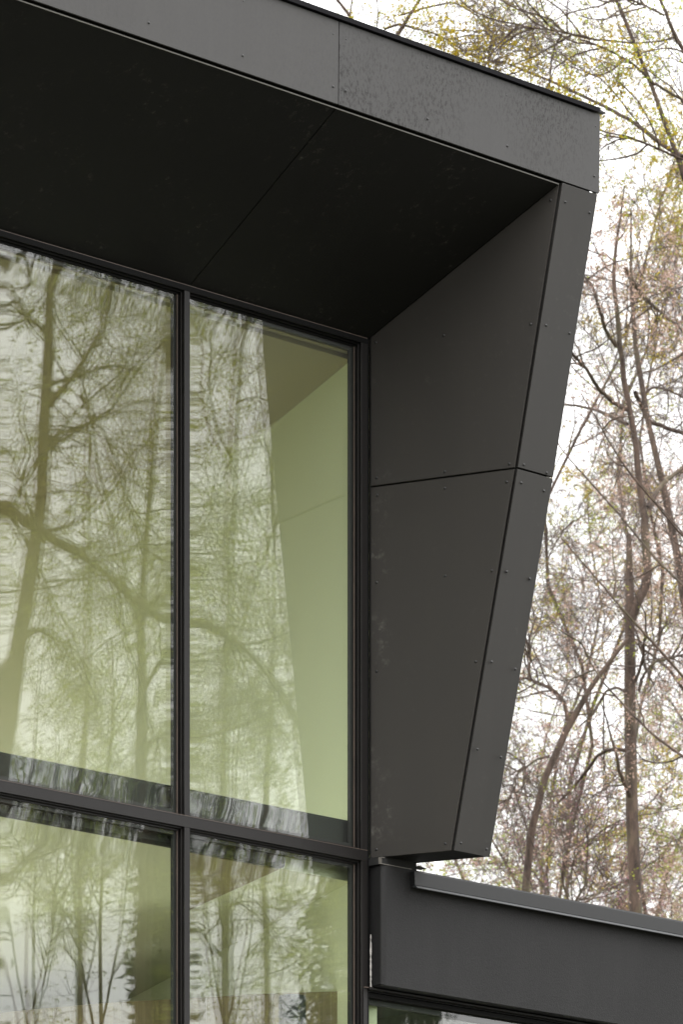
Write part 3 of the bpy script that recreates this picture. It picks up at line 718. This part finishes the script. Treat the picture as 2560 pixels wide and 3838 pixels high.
tree('tall forked tree with pinkish young leaves, its pale trunk right of the lower surround', [
    up_from_ground([(2385, 3600), (2380, 3200), (2388, 3054), (2371, 2924), (2362, 2794), (2366, 2620), (2371, 2447), (2362, 2300), (2350, 2180), (2349, 2090), (2357, 2000)], D1, [25, 24, 24, 24, 23, 23, 21, 22, 14, 12, 9]),
    limb([(2364, 2320), (2415, 2240), (2440, 2160), (2418, 2060), (2414, 1924), (2390, 1760), (2371, 1577), (2345, 1450), (2319, 1317), (2322, 1220), (2300, 1100), (2295, 1000), (2320, 860), (2340, 700)], D1, [20, 19, 17, 15, 14, 12, 11, 11, 10, 9, 8, 7, 5, 3]),
    limb([(2360, 1540), (2310, 1520), (2241, 1455), (2195, 1380), (2160, 1345), (2110, 1270)], D1, [8, 8, 7, 6, 6, 5], [0, 0, -.3, -.6, -.8, -1]),
    limb([(2353, 1590), (2290, 1560), (2223, 1534), (2150, 1518), (2080, 1515)], D1, [6, 6, 5, 5, 3], [0, .2, .5, .8, 1]),
    limb([(2310, 1300), (2270, 1240), (2240, 1140), (2225, 1080), (2190, 1040)], D1, [8, 7, 6, 5, 4], [0, -.1, -.3, -.5, -.7]),
    limb([(2430, 1900), (2470, 1830), (2520, 1780), (2580, 1740), (2700, 1660)], D1, [9, 9, 8, 7, 4], [0, .2, .4, .6, .9]),
    limb([(2345, 2590), (2310, 2575), (2270, 2590), (2220, 2680), (2175, 2720)], D1, [6, 5, 5, 5, 3], [0, .1, .3, .5, .6]),
    limb([(2350, 2810), (2290, 2805), (2240, 2830), (2190, 2900), (2140, 2960), (2090, 3010)], D1, [8, 7, 6, 6, 5, 4], [0, .1, .3, .5, .6, .7]),
    limb([(2395, 2590), (2410, 2530), (2450, 2480), (2520, 2465), (2600, 2440)], D1, [6, 5, 5, 4, 3]),
], 11, leafset=PINK, limbs=6, limb_len=(.7, 2.0), sub=7, sub_len=(.35, 1.0), tw=6, tw_len=(.15, .5), leaf_per=1.4, keep=.5, vis=in_view(), up=(.03, .01, .0), fine=1.5)
tree('slimmer tree whose trunk leans left just behind the forked tree', [
    up_from_ground([(2640, 3600), (2620, 2800), (2580, 2200), (2560, 2141), (2530, 2000), (2501, 1881), (2458, 1707), (2430, 1580), (2414, 1473), (2385, 1350), (2362, 1273), (2335, 1200), (2330, 1080), (2345, 1000), (2365, 800)], 49.0, [20, 18, 16, 15, 14, 13, 12, 11, 11, 10, 9, 8, 6, 5, 3]),
    limb([(2380, 1470), (2430, 1580), (2560, 1625), (2700, 1680)][::1], 49.0, [8, 8, 7, 4], [0, .3, .6, .9]),
    limb([(2345, 1010), (2400, 1100), (2440, 1140), (2560, 1240)], 49.0, [8, 8, 7, 5], [0, .5, 1, 1.5]),
    limb([(2414, 1480), (2440, 1450), (2500, 1460), (2560, 1490), (2640, 1560)], 49.0, [5, 5, 4, 4, 3]),
], 12, leafset=(('leaf_pink', 1.1, .026), ('leaf_green', .12, .03)), limbs=7, limb_len=(.8, 2.4), sub=8, sub_len=(.35, 1.1), tw=7, tw_len=(.15, .55), leaf_per=.9, keep=.45, vis=in_view(), fine=2)
tree('thin leaning tree with a crooked trunk beside the lower end of the black surround', [
    up_from_ground([(1955, 3500), (1972, 3330), (1985, 3200), (1972, 3097), (2007, 2967), (2059, 2837), (2085, 2760), (2111, 2707), (2154, 2638), (2200, 2570), (2241, 2508), (2300, 2440), (2350, 2395)], 45.0, [17, 17, 16, 15, 14, 14, 13, 13, 12, 10, 9, 8, 7]),
    limb([(2128, 2700), (2120, 2640), (2090, 2600), (2067, 2580), (2020, 2560), (1972, 2540), (1940, 2540)], 45.0, [9, 8, 8, 7, 6, 5, 4]),
    limb([(1978, 2545), (1988, 2480), (1985, 2400), (1990, 2370)], 45.0, [4, 3.5, 3, 2]),
    limb([(2060, 2835), (2020, 2840), (1960, 2880), (1930, 2910), (1915, 2990)], 45.0, [5, 4, 4, 3, 2]),
], 13, leafset=(('leaf_pink', 1.0, .024), ('leaf_green', .35, .027), ('leaf_magenta', .12, .024)), limbs=6, limb_len=(.6, 1.8), sub=6, sub_len=(.3, .9), tw=5, tw_len=(.15, .45), leaf_per=.6, keep=.45, vis=in_view(), limb_t0=.3, fine=2)
tree('tall tree with long bare limbs and fresh yellow-green leaves high above the roof corner', [
    up_from_ground([(2900, 3600), (2860, 2400), (2760, 1400), (2640, 850), (2580, 720), (2545, 620), (2520, 520), (2485, 400), (2455, 310), (2425, 240), (2400, 175), (2362, 95), (2310, 10), (2270, -80), (2200, -240)], 41.0, [24, 22, 18, 13, 11, 10, 9, 8.5, 8, 8, 7.5, 7, 6.5, 6, 4]),
    limb([(2640, 850), (2660, 500), (2620, 330), (2560, 190), (2510, 90), (2475, 0), (2440, -100)], 41.0, [11, 9, 8, 8, 7, 6, 5]),
    limb([(2385, 165), (2350, 162), (2290, 155), (2230, 150), (2170, 140), (2100, 118), (2000, 108), (1900, 100)], 41.0, [4.5, 4, 4, 3.5, 3.5, 3, 2.5, 2], [0, 0, .2, .3, .4, .5, .6, .7]),
    limb([(2455, 320), (2420, 285), (2370, 240), (2320, 210), (2250, 175), (2170, 148)], 41.0, [5, 5, 4.5, 4, 4, 3], [0, -.1, -.2, -.3, -.4, -.5]),
    limb([(2560, 590), (2500, 560), (2430, 500), (2350, 445), (2270, 405), (2200, 370), (2120, 330), (2040, 295), (1960, 265), (1880, 230)], 41.0, [9, 8.5, 8, 7, 7, 6, 6, 5, 4, 3], [0, .1, .2, .3, .5, .6, .8, .9, 1, 1]),
    limb([(2560, 600), (2490, 570), (2400, 530), (2330, 505)], 41.0, [5, 4.5, 4, 2], [0, -.1, -.2, -.3]),
    limb([(2455, 315), (2500, 345), (2560, 375), (2640, 420)], 41.0, [5, 5, 4.5, 3]),
    limb([(2490, 60), (2420, 25), (2360, 0), (2280, -30)], 41.0, [4.5, 4, 3.5, 2]),
], 14, leafset=(('leaf_green', 1.0, .031), ('leaf_pale', .3, .026), ('leaf_ochre', 1.1, .040)), limbs=7, limb_len=(.6, 2.0), sub=6, sub_len=(.3, 1.0), tw=5, tw_len=(.12, .45), leaf_per=.7, keep=.35, vis=in_view(), limb_t0=.3, spread=.06, fine=2)
tree('tree whose long thin pale limbs slant down to the right across the forked trunk', [
    up_from_ground([(2930, 3600), (2885, 3050), (2875, 2900), (2862, 2500), (2850, 2330), (2840, 1900)], 41.0, [13, 12, 11, 9, 8, 4]),
    limb([(2875, 2900), (2700, 2690), (2559, 2532), (2444, 2404), (2355, 2306), (2220, 2150), (2104, 2017)], 41.0, [8, 6, 5, 5, 4, 3, 2], [0, -.3, -.5, -.6, -.7, -.8, -.9]),
    limb([(2850, 2330), (2680, 2130), (2521, 1970), (2465, 1893), (2368, 1787), (2295, 1680), (2240, 1574), (2180, 1480)], 41.0, [7, 5, 4, 4, 3.5, 3, 2.5, 2], [0, -.3, -.5, -.6, -.7, -.8, -.9, -1]),
    limb([(2862, 2500), (2600, 2230), (2440, 2080), (2325, 1927), (2240, 1842), (2172, 1761), (2089, 1672), (2060, 1600)], 41.0, [7, 5, 4, 4, 3.5, 3, 2.5, 2], [0, .3, .5, .6, .7, .8, .9, 1]),
    limb([(2880, 3050), (2700, 2930), (2559, 2833), (2453, 2761), (2351, 2655), (2260, 2560), (2190, 2440)], 41.0, [7, 6, 5.5, 5, 4, 3, 2], [0, .3, .5, .6, .7, .8, .9]),
], 16, leafset=(('leaf_pink', 1.0, .026),), limbs=5, limb_len=(.5, 1.6), sub=5, sub_len=(.3, .9), tw=4, tw_len=(.12, .4), leaf_per=.7, keep=.4, vis=in_view(), limb_t0=.3, fine=1.5)
tree('spreading tree with ochre buds showing just above the sloping black roof edge', [
    up_from_ground([(1150, 3600), (1200, 2400), (1250, 1200), (1320, 500), (1380, 200), (1440, 110), (1500, 60), (1570, 0), (1640, -100)], 43.0, [26, 24, 20, 15, 10, 8, 6, 5, 4]),
    limb([(1380, 200), (1330, 90), (1280, 20), (1200, -80)], 43.0, [8, 7, 6, 4]),
    limb([(1440, 112), (1500, 90), (1560, 110), (1640, 130), (1720, 180), (1800, 230), (1880, 270)], 43.0, [5, 5, 4, 4, 3.5, 3, 2]),
    limb([(1320, 480), (1500, 330), (1700, 250), (1800, 330), (1900, 480)], 43.5, [8, 7, 6, 5, 3], [0, .3, .6, .7, .8]),
    limb([(1500, 60), (1600, 30), (1700, 10), (1790, 60), (1850, 130)], 43.5, [4, 4, 3.5, 3, 2]),
], 15, leafset=(('leaf_green', .8, .026), ('leaf_ochre', 1.1, .030), ('leaf_pink', .4, .024)), limbs=8, limb_len=(.7, 2.2), sub=8, sub_len=(.35, 1.0), tw=7, tw_len=(.15, .5), leaf_per=.9, keep=.5, vis=in_view(), limb_t0=.45, fine=2)
# the wood further off
far = [
    ('pale-trunked tree far behind, greening between the crooked trunk and the forked tree', [(2200, 3600), (2190, 3000), (2205, 2600), (2180, 2200), (2200, 1700), (2190, 1300)], 64, [13, 11, 9, 7, 5, 3], 21, (('leaf_pale', 0.68, 0.029), ('leaf_pink', 0.41, 0.025))),
    ('far tree standing at the right edge behind the forked trunk', [(2500, 3600), (2490, 3000), (2510, 2500), (2480, 2100), (2500, 1700)], 68, [14, 12, 9, 6, 4], 22, (('leaf_pink', 1.02, 0.028), ('leaf_magenta', 0.10, 0.021), ('leaf_pale', 0.41, 0.029))),
    ('far tree seen through the gap just under the black surround', [(1720, 3650), (1740, 3300), (1700, 2900), (1720, 2500), (1700, 2100)], 66, [12, 10, 8, 6, 4], 23, (('leaf_pale', 0.54, 0.029), ('leaf_magenta', 0.14, 0.021))),
    ('slender far tree close to the surround with olive green shoots', [(1910, 3600), (1925, 3000), (1950, 2700), (1990, 2300), (2020, 1900)], 72, [9, 8, 6, 5, 3], 24, (('leaf_pale', 0.68, 0.029),)),
    ('far tree with ochre tips filling the sky beside the roof corner', [(2360, 3600), (2330, 2500), (2310, 1700), (2330, 1200), (2360, 900), (2420, 500)], 62, [14, 13, 11, 8, 6, 3], 25, (('leaf_ochre', 0.92, 0.029), ('leaf_pink', 1.74, 0.033))),
    ('farthest tree, a thin grey stem near the right margin low down', [(2600, 3600), (2570, 3100), (2590, 2700), (2560, 2300)], 80, [12, 10, 7, 4], 26, (('leaf_pale', 0.68, 0.031), ('leaf_pink', 0.81, 0.031))),
    ('bushy far tree low behind the metal roof edge of the wing', [(2060, 3700), (2080, 3400), (2060, 3150), (2090, 2900)], 58, [10, 9, 7, 4], 27, (('leaf_magenta', 0.23, 0.021), ('leaf_pale', 0.54, 0.026))),
    ('far tree hazed with pale pink shoots right of the forked trunk low down', [(2470, 3700), (2450, 3400), (2480, 3100), (2440, 2850), (2460, 2600)], 60, [11, 10, 8, 6, 3], 43, (('leaf_pink', 1.3, .032), ('leaf_pale', 1.4, .036))),
    ('far tree with brownish pink twigs low between crooked and forked trunks', [(2260, 3700), (2280, 3400), (2250, 3100), (2270, 2850)], 57, [10, 9, 7, 4], 44, (('leaf_pink', 1.3, .032), ('leaf_pale', 1.3, .034), ('leaf_magenta', .3, .03))),
    ('tree with dense yellow-ochre tips right behind the roof corner panel', [(2180, 3600), (2240, 2600), (2300, 1600), (2330, 1000), (2300, 600), (2330, 250)], 54, [13, 12, 10, 7, 5, 3], 28, (('leaf_ochre', 1.87, 0.031), ('leaf_green', 1.02, 0.026))),
    ('tree hazy with pink-brown blossom at the right margin halfway up', [(2680, 3600), (2640, 2600), (2560, 1800), (2500, 1350), (2430, 1050), (2380, 850)], 56, [14, 12, 10, 7, 5, 3], 29, (('leaf_pink', 3.06, 0.028), ('leaf_green', 0.26, 0.025))),
    ('low redbud-like tree with magenta blossom beside the crooked trunk', [(2130, 3700), (2120, 3400), (2140, 3200), (2120, 3020)], 50, [9, 8, 6, 3], 30, (('leaf_magenta', 0.65, 0.020), ('leaf_green', 0.25, 0.020))),
]
for lb, px_, dp, rp, sd_, ls in far:
    tree(lb, [up_from_ground(px_, dp, [q_ * .55 for q_ in rp])], sd_, leafset=ls, bendy=.75, limbs=40, limb_len=(1.0, 3.0), sub=8, sub_len=(.5, 1.4), tw=6, tw_len=(.25, .7),
         leaf_per=3.0, keep=.6, vis=in_view(250), group='trees of the wood behind the building', r_tw=.003, limb_t0=.35, up=(.08, .03, .0))

# ------------------------------------------------------------------ trees opposite the facade, seen mirrored in the glass
def mir(pxs, dep, r_px, ground=True, dd=None):
    pts = []
    for i, (u, v) in enumerate(pxs):
        p = at_depth(u, v, dep + (dd[i] if dd else 0)); p[1] = 2 * YG - p[1]; pts.append(p)
    r_ = [x / F_PX * dep for x in r_px]
    if ground:
        p0 = pts[0].copy(); p0[2] = 0; mid = pts[0].copy(); mid[2] *= .5
        pts = [p0, mid] + pts; r_ = [r_[0] * 1.3, r_[0] * 1.1] + r_
    return pts, r_
def in_mirror(margin=350):
    def f(P):
        Q = P.copy(); Q[:, 1] = 2 * YG - Q[:, 1]; d = Q - CAM; dep = d @ FV; u = 1280 + F_PX * (d @ RV) / dep; v = HOR - F_PX * d[:, 2] / dep
        return (u > -margin) & (u < 2560 + margin) & (v > 500) & (v < 3838 + margin)
    return f
RG = (('leaf_green', .9, .03), ('leaf_pale', .8, .032))
tree('big dark tree opposite the windows, mirrored in the left panes with a long drooping bough', [
    mir([(-160, 4300), (-60, 3400), (60, 2600), (120, 2150), (180, 1850), (200, 1600), (190, 1400), (170, 1200), (190, 1000), (230, 800)], 42.0, [40, 38, 34, 32, 26, 24, 20, 18, 16, 14]),
    mir([(-120, 1800), (-20, 1880), (90, 1950), (223, 2016), (357, 2114), (446, 2204), (553, 2275), (643, 2338), (760, 2320), (893, 2400), (982, 2490), (1054, 2580), (1150, 2760)], 42.0, [27, 26, 24, 22, 21, 20, 19, 18, 17, 16, 15, 13, 9], False, [0, 0, 0, 0, .1, .2, .3, .4, .6, .8, 1, 1.1, 1.2]),
    mir([(200, 1520), (260, 1440), (330, 1330), (390, 1220), (430, 1120), (450, 1050), (520, 950)], 42.0, [14, 13, 12, 11, 10, 9, 7], False),
    mir([(190, 1250), (110, 1180), (60, 1100), (20, 1040), (-60, 950)], 42.0, [12, 10, 9, 8, 5], False),
    mir([(300, 1480), (380, 1620), (450, 1760), (500, 1930), (540, 2080)], 42.0, [9, 8, 7, 6, 4], False),
], 31, leafset=RG, limbs=11, limb_len=(.9, 2.6), sub=9, sub_len=(.4, 1.3), tw=9, tw_len=(.2, .7), leaf_per=1.1, keep=.5, vis=in_mirror(), up=(-.02, -.10, -.22), bark='bark', twig='twig_dark', limb_t0=.1, r_tw=.0022)
tree('second dark tree opposite, mirrored as an upright trunk in the middle of the glass', [
    mir([(545, 4300), (540, 3600), (540, 2900), (535, 2570), (530, 2330), (560, 2000), (590, 1700), (600, 1400), (640, 1100)], 44.0, [30, 27, 24, 21, 18, 14, 11, 9, 6]),
    mir([(530, 2360), (480, 2200), (430, 2000), (370, 1800), (340, 1600), (300, 1400)], 44.0, [10, 9, 8, 7, 6, 4], False),
    mir([(540, 2800), (640, 2740), (760, 2760), (900, 2720), (1030, 2660)], 44.0, [8, 7, 6, 5, 3], False, [0, .2, .3, .5, .6]),
    mir([(535, 2600), (600, 2500), (660, 2380), (700, 2200), (720, 2050)], 44.0, [8, 8, 7, 5, 4], False),
], 32, leafset=RG, limbs=11, limb_len=(.9, 2.4), sub=9, sub_len=(.4, 1.2), tw=9, tw_len=(.2, .7), leaf_per=1.1, keep=.5, vis=in_mirror(), up=(-.02, -.10, -.22), twig='twig_dark', limb_t0=.1, r_tw=.0022)
tree('third dark tree opposite, mirrored in the right-hand panes with many hanging twigs', [
    mir([(860, 4300), (850, 3500), (830, 2800), (850, 2300), (890, 1900), (870, 1500), (900, 1200), (930, 1000)], 46.0, [26, 22, 18, 14, 12, 10, 8, 6]),
    mir([(845, 2500), (930, 2250), (1000, 2050), (1070, 1850), (1150, 1700)], 46.0, [9, 8, 7, 6, 4], False),
    mir([(880, 1750), (800, 1600), (770, 1450), (780, 1300), (740, 1150)], 46.0, [8, 7, 6, 5, 4], False),
    mir([(830, 3450), (900, 3370), (960, 3250), (990, 3100)], 46.0, [7, 6, 5, 4], False),
], 33, leafset=RG, limbs=11, limb_len=(.9, 2.4), sub=9, sub_len=(.4, 1.3), tw=9, tw_len=(.2, .7), leaf_per=1.1, keep=.5, vis=in_mirror(), up=(-.02, -.10, -.22), twig='twig_dark', limb_t0=.1, r_tw=.0022)
tree('pale green birch-like tree farther off opposite, mirrored low in the glass', [
    mir([(300, 4400), (310, 3600), (290, 3000), (330, 2400), (310, 1900), (340, 1500)], 58.0, [18, 16, 13, 10, 7, 4]),
    mir([(300, 3300), (380, 3000), (420, 2700), (400, 2400)], 58.0, [8, 7, 5, 4], False),
], 34, leafset=(('leaf_pale', 1.0, .055),), limbs=12, limb_len=(1.2, 3.2), sub=8, sub_len=(.5, 1.5), tw=5, tw_len=(.25, .8), leaf_per=1.6, keep=.6, vis=in_mirror(), up=(.04, -.08, -.2), twig='twig_dark', r_tw=.003, limb_t0=.12)
tree('second pale green tree farther off opposite, mirrored beside the reflected surround', [
    mir([(1000, 4400), (1010, 3600), (990, 3000), (1030, 2400), (1010, 1900), (1040, 1500)], 60.0, [16, 14, 12, 9, 7, 4]),
    mir([(1600, 4400), (1620, 3900), (1600, 3700)], 60.0, [12, 10, 8], False),
], 35, leafset=(('leaf_pale', 1.0, .055),), limbs=10, limb_len=(1.2, 3.2), sub=8, sub_len=(.5, 1.5), tw=5, tw_len=(.25, .8), leaf_per=1.6, keep=.6, vis=in_mirror(), up=(.04, -.08, -.2), twig='twig_dark', r_tw=.003, limb_t0=.12)


for lb_, u_, d_, sd_ in (('young twiggy tree opposite, mirrored low in the left pane', 120, 43.0, 36), ('young twiggy tree opposite with a leaning stem, mirrored low beside the mullion', 380, 45.0, 37), ('young twiggy tree opposite, mirrored low in the right-hand pane', 860, 44.0, 38)):
    tree(lb_, [mir([(u_, 4500), (u_ + 20, 3900), (u_ - 15, 3500), (u_ + 30, 3150), (u_ + 10, 2800), (u_ + 50, 2450)], d_, [9, 8, 7, 6, 4, 2.5]),
               mir([(u_, 3950), (u_ - 70, 3600), (u_ - 110, 3250), (u_ - 100, 2900)], d_, [6, 5, 4, 2], False),
               mir([(u_ + 10, 3850), (u_ + 80, 3500), (u_ + 100, 3200), (u_ + 140, 2900)], d_, [5, 4, 3, 2], False)],
         sd_, leafset=RG, limbs=9, limb_len=(.5, 1.6), sub=7, sub_len=(.3, 1.0), tw=7, tw_len=(.15, .5), leaf_per=1.4, keep=.5, vis=in_mirror(), up=(.10, .06, .0), twig='twig_dark', limb_t0=.05, ang=(20, 50), group='young trees opposite the facade')
def conifer(label, px, dep, half_w, v_top, seed, n=520, dens=18):
    p = at_depth(px, v_top, dep); p[1] = 2 * YG - p[1]; H = float(p[2]); Rm = half_w / F_PX * dep
    rng = np.random.RandomState(seed); e = empty('evergreen_tree', (float(p[0]), float(p[1]), 0), label, 'tree', 'evergreens opposite the facade'); org = np.array([p[0], p[1], 0.0])
    P0 = np.stack([resample([org, org + [0.05, .1, H * .5], org + [0, 0, H]], [.22, .14, .02], 20)[0]]); R0 = np.linspace(.22, .015, 20)[None]
    t = 1 - (1 - rng.uniform(.08, 1, n)) ** 1.0; a = rng.uniform(0, 6.28, n); L_ = Rm * np.clip(1.0 - t, .03, 1) ** .3 * rng.uniform(.9, 1.06, n)
    k_ = np.linspace(0, 1, 7)[None, :, None]; D = np.stack([np.cos(a), np.sin(a), 0 * a], 1)[:, None]
    S = org + np.stack([0 * t, 0 * t, t * H], 1); P1 = S[:, None] + D * L_[:, None, None] * k_ + np.array([0, 0, 1.]) * (-.25 * k_ ** 2 + .12 * k_) * L_[:, None, None]
    P1 += rng.normal(size=P1.shape) * .02; R1 = np.linspace(.018, .005, 7)[None] * np.ones((n, 1))
    P2, R2 = kids(P1, R1, 5, 4, (.1, .35), (35, 70), -.08, .12, rng, t0=.1, rf=.5, rmin=.004)
    tubes([(P0, R0)], 8, 'trunk', M['bark'], e, org); tubes([(P1, R1), (P2, R2)], 3, 'branches', M['twig_dark'], e, org)['kind'] = 'stuff'
    C = tips(P2, dens, rng, .07, 0.0); leaves(C, .125, rng, 'foliage', M['needle'], e, org, .35)
M['needle'] = leaf_mat('dark_needles', (0.010, 0.022, 0.010), (0.03, 0.055, 0.02))
conifer('dark evergreen opposite, whose reflection keeps the lower right pane clear', 1400, 50.0, 460, 3120, 41, 520, 26)
conifer('narrow dark evergreen added opposite to block reflected sky at the left edge of the lower pane', -150, 52.0, 200, 2950, 42, 260, 16)  # added tree, keeps bright sky out of the reflection at this edge
conifer('slim dark evergreen added opposite to block reflected sky, a dim upright band left of the lower mullion', 610, 55.0, 120, 3130, 45, 300, 26)  # added tree, dims this band of glass by hiding the reflected sky
